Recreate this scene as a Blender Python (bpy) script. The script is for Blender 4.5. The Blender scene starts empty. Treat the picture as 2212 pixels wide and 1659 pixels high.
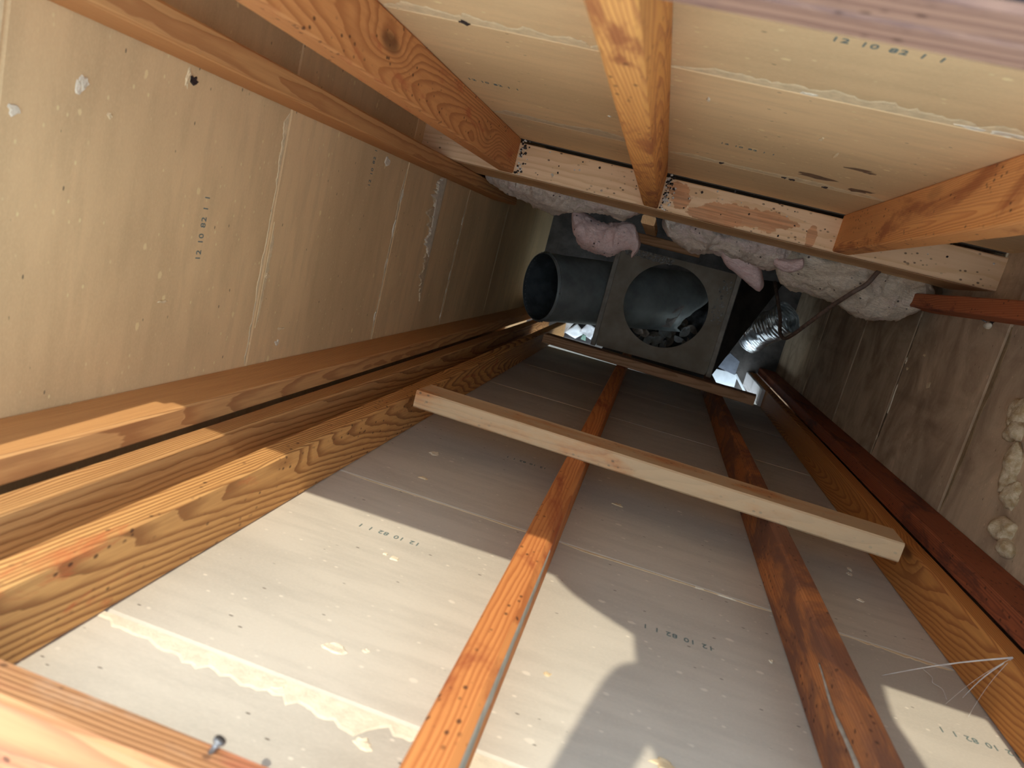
import bpy, bmesh, math, random
from mathutils import Vector, Matrix, Euler, noise
from math import pi, sin, cos, radians as rad

random.seed(11)
scene = bpy.context.scene
col = scene.collection

# ------------------------------------------------------------------ camera
# x runs along the long walls, y from the front wall to the back wall, z up the chase
cam_d = bpy.data.cameras.new('camera')
cam = bpy.data.objects.new('camera', cam_d)
col.objects.link(cam)
cam_d.sensor_fit = 'HORIZONTAL'
cam_d.sensor_width = 36.0
cam_d.lens = 36.0 * 1552.73 / 2212.0
cam_d.clip_start = 0.02
cam_d.dof.use_dof = True
cam_d.dof.focus_distance = 1.9
cam_d.dof.aperture_fstop = 6.6
right = Vector((0.94733958, 0.24595982, -0.2050646))
down = Vector((0.27788768, -0.94964845, 0.14472821))
fwd = Vector((-0.15914195, -0.19409169, -0.96798877))
R = Matrix((right, -down, -fwd)).transposed().to_4x4()
cam.matrix_world = Matrix.Translation((0.70, 0.48, 4.20)) @ R
scene.camera = cam

# ------------------------------------------------------------------ sky, sun, exposure
world = bpy.data.worlds.new('world')
scene.world = world
world.use_nodes = True
wn = world.node_tree.nodes
wl = world.node_tree.links
wn.clear()
w_out = wn.new('ShaderNodeOutputWorld')
w_bg = wn.new('ShaderNodeBackground')
# thin bright haze all over the sky
w_bg.inputs['Color'].default_value = (0.68, 0.83, 1.0, 1)
w_bg.inputs['Strength'].default_value = 3.3
wl.new(w_bg.outputs[0], w_out.inputs[0])

sun_d = bpy.data.lights.new('sun', 'SUN')
sun = bpy.data.objects.new('sun', sun_d)
col.objects.link(sun)
sun_d.energy = 3.7
sun_d.color = (1.0, 0.92, 0.76)
sun_d.angle = rad(0.53)
SUN = Vector((-0.047, -1.0, -1.03)).normalized()
sun.rotation_euler = SUN.to_track_quat('-Z', 'Y').to_euler()
sun.location = (0.9, 6, 9)

vs = scene.view_settings
scene.display_settings.display_device = 'sRGB'
vs.view_transform = 'Standard'
vs.look = 'None'
vs.gamma = 1.0
vs.use_curve_mapping = False
vs.exposure = 0.0
scene.cycles.max_bounces = 10
scene.cycles.diffuse_bounces = 7
scene.cycles.use_denoising = True
scene.cycles.use_adaptive_sampling = True
scene.cycles.adaptive_threshold = 0.02

# ------------------------------------------------------------------ material helpers
def shade(c, f):
    return tuple(min(1, x * f) for x in c)


class NT:
    def __init__(self, name):
        self.m = bpy.data.materials.new(name)
        self.m.use_nodes = True
        self.t = self.m.node_tree
        self.n = self.t.nodes
        self.l = self.t.links
        self.n.clear()
        self.out = self.n.new('ShaderNodeOutputMaterial')
        self.b = self.n.new('ShaderNodeBsdfPrincipled')
        self.l.new(self.b.outputs[0], self.out.inputs[0])

    def set(self, sock, v):
        if hasattr(v, 'is_output') or isinstance(v, bpy.types.NodeSocket):
            self.l.new(v, sock)
        elif isinstance(v, (tuple, list)) and len(v) == 3 and sock.type == 'RGBA':
            sock.default_value = (*v, 1)
        else:
            sock.default_value = v

    def coord(self, scale=(1, 1, 1), loc=(0, 0, 0), rot=(0, 0, 0)):
        tc = self.n.new('ShaderNodeTexCoord')
        mp = self.n.new('ShaderNodeMapping')
        self.l.new(tc.outputs['Object'], mp.inputs[0])
        mp.inputs['Scale'].default_value = scale
        mp.inputs['Location'].default_value = loc
        mp.inputs['Rotation'].default_value = rot
        return mp.outputs[0]

    def noise(self, vec, scale=5, detail=4, rough=0.55, dist=0.0):
        t = self.n.new('ShaderNodeTexNoise')
        self.l.new(vec, t.inputs['Vector'])
        t.inputs['Scale'].default_value = scale
        t.inputs['Detail'].default_value = detail
        t.inputs['Roughness'].default_value = rough
        t.inputs['Distortion'].default_value = dist
        return t.outputs['Fac']

    def voro(self, vec, scale=5, rand=1.0, out='Distance'):
        t = self.n.new('ShaderNodeTexVoronoi')
        self.l.new(vec, t.inputs['Vector'])
        t.inputs['Scale'].default_value = scale
        t.inputs['Randomness'].default_value = rand
        return t.outputs[out]

    def ramp(self, fac, a, b, lo=0.0, hi=1.0):
        t = self.n.new('ShaderNodeMapRange')
        t.interpolation_type = 'SMOOTHSTEP'
        self.l.new(fac, t.inputs['Value'])
        t.inputs['From Min'].default_value = a
        t.inputs['From Max'].default_value = b
        t.inputs['To Min'].default_value = lo
        t.inputs['To Max'].default_value = hi
        return t.outputs[0]

    def math(self, op, a, b=0.0, c=0.0):
        t = self.n.new('ShaderNodeMath')
        t.operation = op
        self.set(t.inputs[0], a)
        self.set(t.inputs[1], b)
        self.set(t.inputs[2], c)
        return t.outputs[0]

    def mix(self, fac, a, b, blend='MIX'):
        t = self.n.new('ShaderNodeMix')
        t.data_type = 'RGBA'
        t.blend_type = blend
        self.set(t.inputs[0], fac)
        self.set(t.inputs[6], a)
        self.set(t.inputs[7], b)
        return t.outputs[2]

    def bump(self, h, strength=0.3, dist=0.002):
        t = self.n.new('ShaderNodeBump')
        t.inputs['Strength'].default_value = strength
        t.inputs['Distance'].default_value = dist
        self.l.new(h, t.inputs['Height'])
        self.l.new(t.outputs[0], self.b.inputs['Normal'])

    def fin(self, color, rough=0.85, metal=0.0, spec=0.3):
        self.set(self.b.inputs['Base Color'], color)
        self.set(self.b.inputs['Roughness'], rough)
        self.set(self.b.inputs['Metallic'], metal)
        self.b.inputs['Specular IOR Level'].default_value = spec
        return self.m


def wood(name, base=(.52, .29, .11), dark=(.27, .105, .035), stain=(.20, .065, .025), seed=0.0, ring=150.0,
         stain_amt=0.0, stain_scale=5.0, blots=(), tilt=(3, 4), bump=0.25, knots=0.6, offset=(.03, .02), dust=0.0,
         dust_col=(.42, .34, .25)):
    """lumber: growth rings round an axis tilted against the length (local z), knots, stains"""
    g = NT(name)
    v = g.coord(rot=(rad(tilt[0]), rad(tilt[1]), seed))
    # radial distance from the pith
    sx = g.n.new('ShaderNodeSeparateXYZ')
    mp = g.coord(scale=(1, 1, 1), loc=(offset[0], offset[1], seed), rot=(rad(tilt[0]), rad(tilt[1]), 0))
    g.l.new(mp, sx.inputs[0])
    r = g.math('SQRT', g.math('ADD', g.math('POWER', g.math('ABSOLUTE', sx.outputs[0]), 2.0),
                              g.math('POWER', g.math('ABSOLUTE', sx.outputs[1]), 2.0)))
    lo = g.noise(g.coord(scale=(8, 8, .75), loc=(seed * 3, seed, seed)), 1.0, 2, .45)
    wob = g.noise(g.coord(scale=(40, 40, 9), loc=(seed, seed * 2, seed)), 1.0, 3, .5)
    fine = g.noise(g.coord(scale=(160, 160, 6), loc=(seed, seed, 0)), 1.0, 3, .6)
    kv = g.voro(g.coord(scale=(6.0, 6.0, 2.2), loc=(seed * 2.3, seed * 1.7, seed)), 1.0)
    kn = g.ramp(kv, 0.0, 0.30, 1.0, 0.0)
    rr = g.math('ADD', g.math('MULTIPLY', r, ring * 1.75), g.math('MULTIPLY', lo, 7.0))
    rr = g.math('ADD', rr, g.math('MULTIPLY', wob, 1.1))
    rr = g.math('ADD', rr, g.math('MULTIPLY', kn, 5.0 * knots))
    s = g.math('FRACT', rr)
    ringv = g.math('MULTIPLY', g.ramp(s, 0.35, 0.90), g.ramp(s, 0.93, 1.0, 1.0, 0.0))
    base, dark, stain = [tuple(min(.9, x * 1.38) for x in q) for q in (base, dark, stain)]
    c = g.mix(g.math('MULTIPLY', ringv, .85), base, dark)
    c = g.mix(g.ramp(fine, .35, .75, 0, .35), c, dark)
    tone = g.noise(g.coord(scale=(5, 5, .9), loc=(0, seed, seed * 5)), 1.0, 2, .5)
    c = g.mix(g.ramp(tone, .3, .7, 0, .35), c, (base[0] * .75, base[1] * .62, base[2] * .5))
    core = g.ramp(kv, 0.04, 0.10, 1.0, 0.0)
    c = g.mix(g.math('MULTIPLY', core, min(1, knots * .8)), c, (.13, .06, .025))
    if stain_amt > 0:
        st = g.noise(g.coord(scale=(stain_scale * 3, stain_scale * 3, stain_scale), loc=(seed, 4, seed)), 1.0, 6, .65, .6)
        c = g.mix(g.ramp(st, .62 - .3 * stain_amt, .72 - .2 * stain_amt, 0, .85), c, stain)
        sp = g.voro(g.coord(scale=(85, 85, 60), loc=(seed, 0, 0)), 1.0)
        spm = g.math('MULTIPLY', g.ramp(sp, .12, .26, 1, 0), g.ramp(g.noise(g.coord(scale=(20, 20, 9), loc=(seed, 1, 5)), 1.0, 2), .45, .58))
        c = g.mix(g.math('MULTIPLY', spm, .8), c, (.05, .02, .012))
    for (bz, by, rz_, ry_) in blots:
        q = g.n.new('ShaderNodeSeparateXYZ')
        g.l.new(g.coord(), q.inputs[0])
        dz = g.math('POWER', g.math('ABSOLUTE', g.math('MULTIPLY', g.math('SUBTRACT', q.outputs[2], bz), 1 / rz_)), 2.0)
        dy = g.math('POWER', g.math('ABSOLUTE', g.math('MULTIPLY', g.math('SUBTRACT', q.outputs[1], by), 1 / ry_)), 2.0)
        bn = g.noise(g.coord(scale=(30, 30, 22), loc=(seed, bz, 0)), 1.0, 5, .65, .5)
        dd = g.math('ADD', g.math('ADD', dz, dy), g.math('MULTIPLY', g.math('SUBTRACT', bn, .5), 3.2))
        bm_ = g.ramp(dd, .85, 1.0, .9, 0)
        c = g.mix(bm_, c, g.mix(g.ramp(fine, .3, .7), stain, shade(stain, 1.7)))
    if dust > 0:
        du = g.noise(g.coord(scale=(14, 14, 6), loc=(1, seed, 2)), 1.0, 5, .6)
        c = g.mix(g.ramp(du, .62 - .5 * dust, .78 - .3 * dust, 0, .72), c, dust_col)
    h = g.math('ADD', g.math('MULTIPLY', ringv, 1.0), g.math('MULTIPLY', fine, .8))
    g.bump(h, bump, .0015)
    return g.fin(c, .72, 0, .3)


def board_mat(name, base=(.45, .355, .245), stain=0.0, dark=(.16, .115, .075)):
    """grey-tan paper face of gypsum sheathing, flecked along the board"""
    g = NT(name)
    oi = g.n.new('ShaderNodeObjectInfo')
    tc = g.n.new('ShaderNodeTexCoord')
    va = g.n.new('ShaderNodeVectorMath')
    va.operation = 'ADD'
    sc_ = g.n.new('ShaderNodeVectorMath')
    sc_.operation = 'SCALE'
    g.l.new(oi.outputs['Random'], sc_.inputs[0])
    sc_.inputs['Scale'].default_value = 37.0
    g.l.new(tc.outputs['Object'], va.inputs[0])
    g.l.new(sc_.outputs[0], va.inputs[1])
    P = va.outputs[0]

    def mp(scale):
        m_ = g.n.new('ShaderNodeMapping')
        g.l.new(P, m_.inputs[0])
        m_.inputs['Scale'].default_value = scale
        return m_.outputs[0]
    big = g.noise(mp((1.5, 1.5, 3)), 1.0, 4, .55)
    mid = g.noise(mp((7, 30, 40)), 1.0, 4, .6)
    fin = g.noise(mp((220, 220, 420)), 1.0, 3, .7)
    c = g.mix(g.ramp(big, .35, .65), tuple(b * .84 for b in base), tuple(b * 1.06 for b in base))
    c = g.mix(g.ramp(mid, .40, .70, 0, .34), c, tuple(b * .70 for b in base))
    c = g.mix(g.ramp(fin, .35, .8, 0, .22), c, tuple(min(1, b * 1.35) for b in base))
    # dark dashes and pale flecks
    dk = g.voro(mp((24, 24, 62)), 1.0)
    dk_c = g.noise(mp((24, 24, 62)), .5, 0)
    c = g.mix(g.math('MULTIPLY', g.ramp(dk, .05, .085, .85, 0), g.ramp(dk_c, .48, .52)), c, (.09, .065, .05))
    lt = g.voro(mp((40, 40, 62)), 1.0)
    lt_c = g.noise(mp((15, 15, 21)), .5, 2)
    c = g.mix(g.math('MULTIPLY', g.ramp(lt, .06, .15, .65, 0), g.ramp(lt_c, .40, .55)), c, tuple(min(.95, b * 1.45) for b in base))
    l2 = g.voro(mp((13, 13, 19)), 1.0)
    l2n = g.noise(mp((90, 90, 120)), 1.0, 3)
    l2d = g.math('ADD', l2, g.math('MULTIPLY', l2n, .12))
    c = g.mix(g.ramp(l2d, .115, .15, .7, 0), c, tuple(min(.95, b * 1.35) for b in base))
    if stain > 0:
        st = g.noise(mp((5, 9, 7)), 1.0, 6, .62, .8)
        c = g.mix(g.ramp(st, .50 - .3 * stain, .98 - .3 * stain, 0, .75), c, dark)
        st2 = g.noise(mp((20, 9, 2.5)), 1.0, 4, .6, .3)
        c = g.mix(g.ramp(st2, .5, .8, 0, .45 * stain), c, dark)
    g.bump(g.math('ADD', fin, g.math('MULTIPLY', mid, .6)), .18, .001)
    return g.fin(c, .9, 0, .2)


def plain(name, base, var=.25, scale=20, rough=.85, metal=0.0, bump=.2, spec=.3, col2=None, stretch=(1, 1, 1)):
    g = NT(name)
    v = g.coord(scale=stretch)
    n1 = g.noise(v, scale, 5, .6)
    n2 = g.noise(v, scale * 6, 3, .6)
    c2 = col2 or tuple(b * (1 - 2 * var) for b in base)
    c = g.mix(g.ramp(n1, .3, .7), base, c2)
    c = g.mix(g.ramp(n2, .4, .8, 0, .4), c, tuple(b * (1 - var) for b in base))
    if bump:
        g.bump(g.math('ADD', n1, n2), bump, .002)
    return g.fin(c, rough, metal, spec)


# ------------------------------------------------------------------ object helpers
def link(name, mesh, mat=None, parent=None):
    o = bpy.data.objects.new(name, mesh)
    col.objects.link(o)
    if mat is not None:
        for m in (mat if isinstance(mat, (list, tuple)) else [mat]):
            mesh.materials.append(m)
    if parent is not None:
        o.parent = parent
    return o


def from_bm(bm, name, smooth=False):
    bmesh.ops.recalc_face_normals(bm, faces=bm.faces)
    me = bpy.data.meshes.new(name)
    bm.to_mesh(me)
    bm.free()
    if smooth:
        for p in me.polygons:
            p.use_smooth = True
    return me


def tag(o, label, cat, group=None):
    o['label'] = label
    o['category'] = cat
    if group:
        o['group'] = group
    return o


def empty(name, loc=(0, 0, 0)):
    e = bpy.data.objects.new(name, None)
    e.empty_display_size = .05
    e.location = loc
    col.objects.link(e)
    return e


def lumber_mesh(name, w, d, L, cham=None, seed=0, seg=28, wob=.0012):
    """stick of lumber: w along x, d along y, L along z, eased edges with a little wane"""
    cham = cham or {}
    rnd = random.Random(seed)
    bm = bmesh.new()
    rings = []
    corners = [(-1, -1), (1, -1), (1, 1), (-1, 1)]
    for k in range(seg + 1):
        z = -L / 2 + L * k / seg
        ring = []
        for ci, (sx, sy) in enumerate(corners):
            c0 = cham.get((sx, sy), .0032)
            nz = noise.noise(Vector((seed * 7.1 + ci * 3.3, z * 2.2, 1.7))) * .5 + .5
            c = c0 * (.55 + .9 * nz) if c0 < .006 else c0 * (.15 + 1.5 * nz)
            wx = noise.noise(Vector((seed, z * 1.3, 5.0))) * wob
            x, y = sx * w / 2 + wx, sy * d / 2
            a = bm.verts.new((x - sx * c, y, z))
            b = bm.verts.new((x, y - sy * c * .9, z))
            ring += [b, a] if sx * sy < 0 and False else ([a, b] if (sx, sy) in ((1, -1), (-1, 1)) else [b, a])
        rings.append(ring)
    n = len(rings[0])
    for k in range(seg):
        for i in range(n):
            j = (i + 1) % n
            bm.faces.new((rings[k][i], rings[k][j], rings[k + 1][j], rings[k + 1][i]))
    bm.faces.new(rings[0][::-1])
    bm.faces.new(rings[-1])
    return from_bm(bm, name)


def stud(name, label, x0, x1, y0, y1, z0, z1, mat, seed=0, cham=None, cat='stud', group=None, wob=.0012):
    me = lumber_mesh(name, x1 - x0, y1 - y0, z1 - z0, cham, seed, wob=wob)
    o = link(name, me, mat)
    o.location = ((x0 + x1) / 2, (y0 + y1) / 2, (z0 + z1) / 2)
    return tag(o, label, cat, group)


def lying(name, label, p0, p1, w, d, mat, seed=0, cat='plate', up=(0, 0, 1), cham=None):
    """stick from p0 to p1; w across along 'up', d along the third direction"""
    p0, p1 = Vector(p0), Vector(p1)
    ax = p1 - p0
    L = ax.length
    az = ax.normalized()
    ux = (Vector(up) - az * az.dot(Vector(up))).normalized()
    uy = az.cross(ux)
    o = link(name, lumber_mesh(name, w, d, L, cham, seed, seg=20), mat)
    o.matrix_world = Matrix.Translation((p0 + p1) / 2) @ Matrix((ux, uy, az)).transposed().to_4x4()
    return tag(o, label, cat)


def box_bm(bm, c, s, rot=None, bev=0):
    m = Matrix.Translation(c) @ (rot.to_4x4() if rot else Matrix()) @ Matrix.Diagonal((*s, 1))
    r = bmesh.ops.create_cube(bm, size=1, matrix=m)
    if bev:
        es = list({e for v in r['verts'] for e in v.link_edges})
        bmesh.ops.bevel(bm, geom=es, offset=bev, segments=2, affect='EDGES', profile=.5)


def tube_bm(bm, pts, r, n=10, caps=True):
    pts = [Vector(p) for p in pts]
    rr = r if isinstance(r, (list, tuple)) else [r] * len(pts)
    rings = []
    up = Vector((.13, .21, .97))
    for i, p in enumerate(pts):
        t = (pts[min(i + 1, len(pts) - 1)] - pts[max(i - 1, 0)]).normalized()
        a = t.cross(up)
        if a.length < .05:
            a = t.cross(Vector((1, 0, 0)))
        a.normalize()
        b = t.cross(a)
        rings.append([bm.verts.new(p + (a * cos(2 * pi * k / n) + b * sin(2 * pi * k / n)) * rr[i]) for k in range(n)])
    for i in range(len(pts) - 1):
        for k in range(n):
            bm.faces.new((rings[i][k], rings[i][(k + 1) % n], rings[i + 1][(k + 1) % n], rings[i + 1][k]))
    if caps:
        bm.faces.new(rings[0][::-1])
        bm.faces.new(rings[-1])


def smooth_path(pts, n=8):
    pts = [Vector(p) for p in pts]
    out = []
    P = [pts[0]] + pts + [pts[-1]]
    for i in range(1, len(P) - 2):
        for k in range(n):
            t = k / n
            a, b, c, d = P[i - 1], P[i], P[i + 1], P[i + 2]
            out.append(.5 * ((2 * b) + (c - a) * t + (2 * a - 5 * b + 4 * c - d) * t * t + (3 * b - a - 3 * c + d) * t ** 3))
    out.append(pts[-1])
    return out


# ------------------------------------------------------------------ materials
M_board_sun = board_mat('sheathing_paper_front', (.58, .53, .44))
M_board_bounce = board_mat('sheathing_paper_bounce_lit', (.82, .575, .30))  # same boards; warm bounce light is put into this left and back colour
M_board_damp = board_mat('sheathing_paper_damp', (.66, .50, .32), .75, (.20, .125, .075))
M_tear = plain('torn_paper_core', (.88, .69, .40), .10, 60, .95, 0, .35)
M_tear_front = plain('torn_paper_cream', (.84, .755, .575), .10, 60, .95, 0, .35)
M_tear_grey = plain('torn_paper_grey', (.76, .60, .37), .12, 40, .95, 0, .4, col2=(.60, .46, .27))
M_gyp = plain('gypsum_white', (.88, .78, .58), .10, 90, .95, 0, .4)
M_crumb = plain('gypsum_crumbling', (.70, .58, .38), .25, 60, .95, 0, .8, col2=(.38, .26, .12))
M_ink = plain('stamp_ink', (.15, .21, .20), .1, 200, .8, 0, 0)
M_nail = plain('nail_steel', (.30, .30, .30), .3, 80, .45, .8, .2)
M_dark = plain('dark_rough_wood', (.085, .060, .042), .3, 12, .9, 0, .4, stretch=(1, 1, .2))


W_L1 = wood('fir_flat_sawn', (.56, .31, .11), (.18, .068, .023), seed=1.3, ring=105, tilt=(2.4, 3.6), bump=.9, offset=(.035, .012), stain_amt=.12, stain=(.42, .12, .04))
W_L2 = wood('fir_rough', (.52, .30, .12), (.21, .095, .036), seed=2.7, ring=120, tilt=(.9, .6), bump=1.0, offset=(.05, -.03))
W_L3 = wood('fir_clear', (.52, .29, .115), (.29, .13, .05), seed=4.1, ring=150, tilt=(.7, .9), bump=.3, offset=(.07, .02), knots=.2)
W_C = wood('cedar_red', (.47, .185, .055), (.30, .09, .025), (.22, .05, .018), seed=5.5, ring=210, tilt=(.6, .8), stain_amt=.35, stain_scale=3, offset=(.02, .03), knots=.25)
W_R1 = wood('cedar_mottled', (.40, .155, .05), (.27, .09, .03), (.115, .05, .032), seed=6.2, ring=190, tilt=(.5, .6), stain_amt=.78, stain_scale=4, offset=(.04, .02), knots=.2)
W_R2 = wood('fir_amber', (.50, .225, .06), (.26, .085, .025), seed=7.7, ring=130, tilt=(2.6, 3.2), offset=(.035, .01), knots=.8)
W_R3 = wood('fir_deep_red', (.26, .075, .028), (.14, .04, .018), (.09, .03, .018), seed=8.4, ring=150, tilt=(1, 1.4), stain_amt=.4)
W_U1 = wood('fir_knotty', (.54, .26, .095), (.30, .115, .04), (.36, .11, .04), seed=9.6, ring=135, tilt=(2.8, 3.4), offset=(.04, .015), knots=.9, stain_amt=.15)
W_UC = wood('fir_mottled', (.58, .28, .075), (.36, .14, .045), (.24, .075, .025), seed=10.9, ring=160, tilt=(1.5, 2.2), stain_amt=.42, stain_scale=6, bump=.5, knots=.3)
W_UR = wood('fir_streaked', (.64, .31, .105), (.45, .18, .06), (.28, .09, .03), seed=12.2, ring=170, tilt=(1.0, 1.6), stain_amt=.42, stain_scale=3.2, bump=.5, knots=.3)
W_UL = wood('fir_plain', (.50, .265, .10), (.30, .125, .045), seed=13.8, ring=140, tilt=(.7, .9), knots=.3, bump=.4)
W_UL2 = wood('fir_red_corner', (.36, .12, .045), (.22, .06, .025), (.14, .04, .02), seed=14.4, ring=140, tilt=(1.4, 2.0), stain_amt=.3)
W_top = wood('plate_orange', (.36, .185, .08), (.22, .095, .04), (.30, .10, .05), seed=15.1, ring=120, tilt=(1.0, 1.4), stain_amt=.4, stain_scale=6, bump=.5, dust=.28, dust_col=(.54, .44, .33))
W_back_top = wood('plate_weathered', (.27, .155, .10), (.16, .085, .06), (.11, .06, .05), seed=16.3, ring=130, tilt=(1.2, 1.4), stain_amt=.55, stain_scale=5)
BLOTS = ((-.03, .005, .022, .022), (-.045, -.02, .03, .018), (.12, .010, .10, .026), (.06, .024, .07, .02), (.20, .0, .05, .02), (.29, .02, .012, .03))
W_plate = wood('plate_stained', (.63, .45, .27), (.52, .34, .18), (.30, .145, .065), seed=17.5, ring=45, tilt=(1.0, 2.0), stain_amt=.12, stain_scale=2.0, bump=.2, knots=.25, blots=BLOTS)
W_rim = wood('rim_edge', (.62, .42, .21), (.36, .20, .09), seed=18.2, ring=190, tilt=(.6, .8), knots=.1, bump=.4)
W_brace = wood('brace_dusty', (.50, .24, .09), (.30, .11, .04), (.30, .09, .03), seed=19.9, ring=150, tilt=(1.2, 1.6), stain_amt=.25, dust=.75, dust_col=(.64, .52, .32), knots=.5)
W_brace2 = wood('brace_brown', (.36, .21, .11), (.22, .11, .05), seed=21.0, ring=150, tilt=(1.2, 1.6), knots=.3)
W_frame = wood('framing_brown', (.34, .19, .09), (.20, .10, .045), seed=22.0, ring=150, tilt=(1.2, 1.6), knots=.3)

# ------------------------------------------------------------------ walls: courses of sheathing board
X1, Y1 = 1.436, 0.725
T = .014


def board_mesh(name, L, H, seed, fillet=.0045, deep=.003):
    """one course: local x along, y = 0 inner face, z up; inner long edges chamfered"""
    bm = bmesh.new()
    nseg = 12
    prof = [(-T, -H / 2), (-deep, -H / 2), (0, -H / 2 + fillet * .5), (0, H / 2 - fillet), (-deep, H / 2), (-T, H / 2)]
    rings = []
    for k in range(nseg + 1):
        x = -L / 2 + L * k / nseg
        ring = []
        for (y, z) in prof:
            ring.append(bm.verts.new((x, y, z)))
        rings.append(ring)
    for k in range(nseg):
        for i in range(len(prof)):
            j = (i + 1) % len(prof)
            bm.faces.new((rings[k][i], rings[k][j], rings[k + 1][j], rings[k + 1][i]))
    bm.faces.new(rings[0])
    bm.faces.new(rings[-1][::-1])
    return from_bm(bm, name)


WALLS = {}


def wall(side, joints, a, b, mat, depth=None):
    """joints: heights from bottom to top; a..b the extent along the wall"""
    e = empty('wall_' + side)
    e['kind'] = 'structure'
    boards = []
    for i in range(len(joints) - 1):
        z0, z1 = joints[i], joints[i + 1]
        aa, bb = a(z1) if callable(a) else a, b(z1) if callable(b) else b
        L, mid, zc = bb - aa, (aa + bb) / 2, (z0 + z1) / 2
        o = link('sheathing_board', board_mesh('sheathing_board', L, z1 - z0, i, *{'right': (.011, .008), 'back': (.006, .007), 'left': (.005, .004)}.get(side, (.0045, .003))), mat, e)
        if side == 'front':
            o.location, rz = (mid, 0, zc), 0
        elif side == 'left':
            o.location, rz = (0, mid, zc), -pi / 2
        elif side == 'right':
            o.location, rz = (X1, mid, zc), pi / 2
        else:
            o.location, rz = (mid, Y1, zc), pi
        o.rotation_euler.z = rz
        boards.append((o, z0, z1))
    WALLS[side] = boards
    return e


deep = lambda z: .92 if z < 2.6 else .739
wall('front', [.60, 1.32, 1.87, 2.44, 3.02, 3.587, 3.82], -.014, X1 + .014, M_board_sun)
wall('left', [0, .56, 1.17, 1.79, 2.39, 2.99, 3.552, 3.82], 0, deep, M_board_bounce)
wall('right', [0, .80, 1.41, 1.92, 2.47, 3.04, 3.60, 3.82], 0, deep, M_board_damp)
wall('back', [2.325, 2.64, 3.26, 3.81], 0, X1, M_board_bounce)


def board_at(side, z):
    for o, z0, z1 in WALLS[side]:
        if z0 <= z <= z1:
            return o
    return WALLS[side][-1][0]


def to_local(o, p):
    """world point -> board local (walls sit at the world origin)"""
    M = Matrix.Translation(o.location) @ Matrix.Rotation(o.rotation_euler.z, 4, 'Z')
    return M.inverted() @ Vector(p)


def wpoint(side, u, z, d=0.0):
    return {'front': (u, d, z), 'left': (d, u, z), 'right': (X1 - d, u, z), 'back': (u, Y1 - d, z)}[side]


def strip(side, u0, u1, z, w0, w1, below=False, mat=None, seed=0, th=.0011, rough=1.0, n=70, name='torn_edge', off=.0):
    """ragged band of torn paper along a joint at height z, w0..w1 its width along the run"""
    zz = z + (-.01 if below else .01)
    o = board_at(side, zz)
    bm = bmesh.new()
    tops, bots = [], []
    for k in range(n + 1):
        t = k / n
        u = u0 + (u1 - u0) * t
        w = w0 + (w1 - w0) * t
        f = .5 + .5 * noise.noise(Vector((u * 9, seed * 3.1, 0))) + .35 * rough * noise.noise(Vector((u * 38, seed, 2))) \
            + .22 * rough * noise.noise(Vector((u * 120, seed, 4)))
        f = max(.45 if name == 'peeled_streak' else .08, f) * min(1, 8 * t + .15, 8 * (1 - t) + .15)
        s = -1 if below else 1
        zi = z + s * (.0035 + off)
        zo = zi + s * w * f
        row = []
        for (q, h) in ((zi, .0002), (zi, th), (zo - s * w * .08, th), (zo, .0002)):
            row.append(bm.verts.new(to_local(o, wpoint(side, u, q, h))))
        tops.append(row)
    for k in range(n):
        for i in range(3):
            bm.faces.new((tops[k][i], tops[k][i + 1], tops[k + 1][i + 1], tops[k + 1][i]))
    me = from_bm(bm, name)
    return link(name, me, mat or M_tear, o)


def flake(side, u, z, su, sz, mat=None, seed=0, th=.0022, name='paper_flake', ang=0.0, n=13):
    o = board_at(side, z)
    bm = bmesh.new()
    rnd = random.Random(seed)
    inner, outer = [], []
    ca, sa = cos(ang), sin(ang)
    for k in range(n):
        a = 2 * pi * k / n
        r = .55 + .65 * rnd.random()
        du, dz = su * r * cos(a), sz * r * sin(a)
        du, dz = du * ca - dz * sa, du * sa + dz * ca
        outer.append(bm.verts.new(to_local(o, wpoint(side, u + du, z + dz, .0002))))
        inner.append(bm.verts.new(to_local(o, wpoint(side, u + du * .82, z + dz * .82, th * (.4 + .8 * rnd.random())))))
    for k in range(n):
        j = (k + 1) % n
        bm.faces.new((outer[k], outer[j], inner[j], inner[k]))
    bm.faces.new(inner)
    return link(name, from_bm(bm, name), mat or M_tear, o)


# torn edges along the joints
strip('front', .222, .80, 3.587, .040, .052, mat=M_tear_front, seed=1)
strip('front', .80, 1.02, 3.587, .05, .03, mat=M_tear_front, seed=2)
strip('front', .26, .61, 3.02, .005, .008, mat=M_tear_grey, seed=3, rough=.5)
strip('front', .66, 1.02, 3.02, .008, .010, mat=M_tear_grey, seed=4, rough=.5)
strip('front', 1.06, 1.305, 3.02, .012, .022, mat=M_tear_grey, seed=5)
strip('front', .26, .61, 2.44, .004, .006, mat=M_tear_grey, seed=6, rough=.5)
strip('front', .66, 1.30, 2.44, .004, .006, mat=M_tear_grey, seed=7, rough=.5)
strip('front', .26, .61, 1.87, .004, .006, mat=M_tear_grey, seed=8, rough=.5)
strip('front', .26, .61, 1.32, .004, .006, mat=M_tear_grey, seed=9, rough=.5)
strip('front', 1.06, 1.30, 1.87, .004, .006, mat=M_tear_grey, seed=10, rough=.5)
strip('left', .46, .59, 2.99, .016, .024, mat=M_tear, seed=11)
strip('left', .25, .47, 2.99, .010, .006, mat=M_tear, seed=12)
strip('left', .20, .40, 2.99, .012, .018, below=True, mat=M_tear, seed=13, off=.006)
strip('left', .13, .26, 2.99, .008, .010, mat=M_tear_grey, seed=14)
strip('left', .13, .59, 3.552, .018, .024, mat=M_tear, seed=15)
strip('left', .13, .58, 2.39, .016, .020, mat=M_tear_grey, seed=16)
strip('left', .13, .58, 1.79, .014, .022, mat=M_tear_grey, seed=17)
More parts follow.
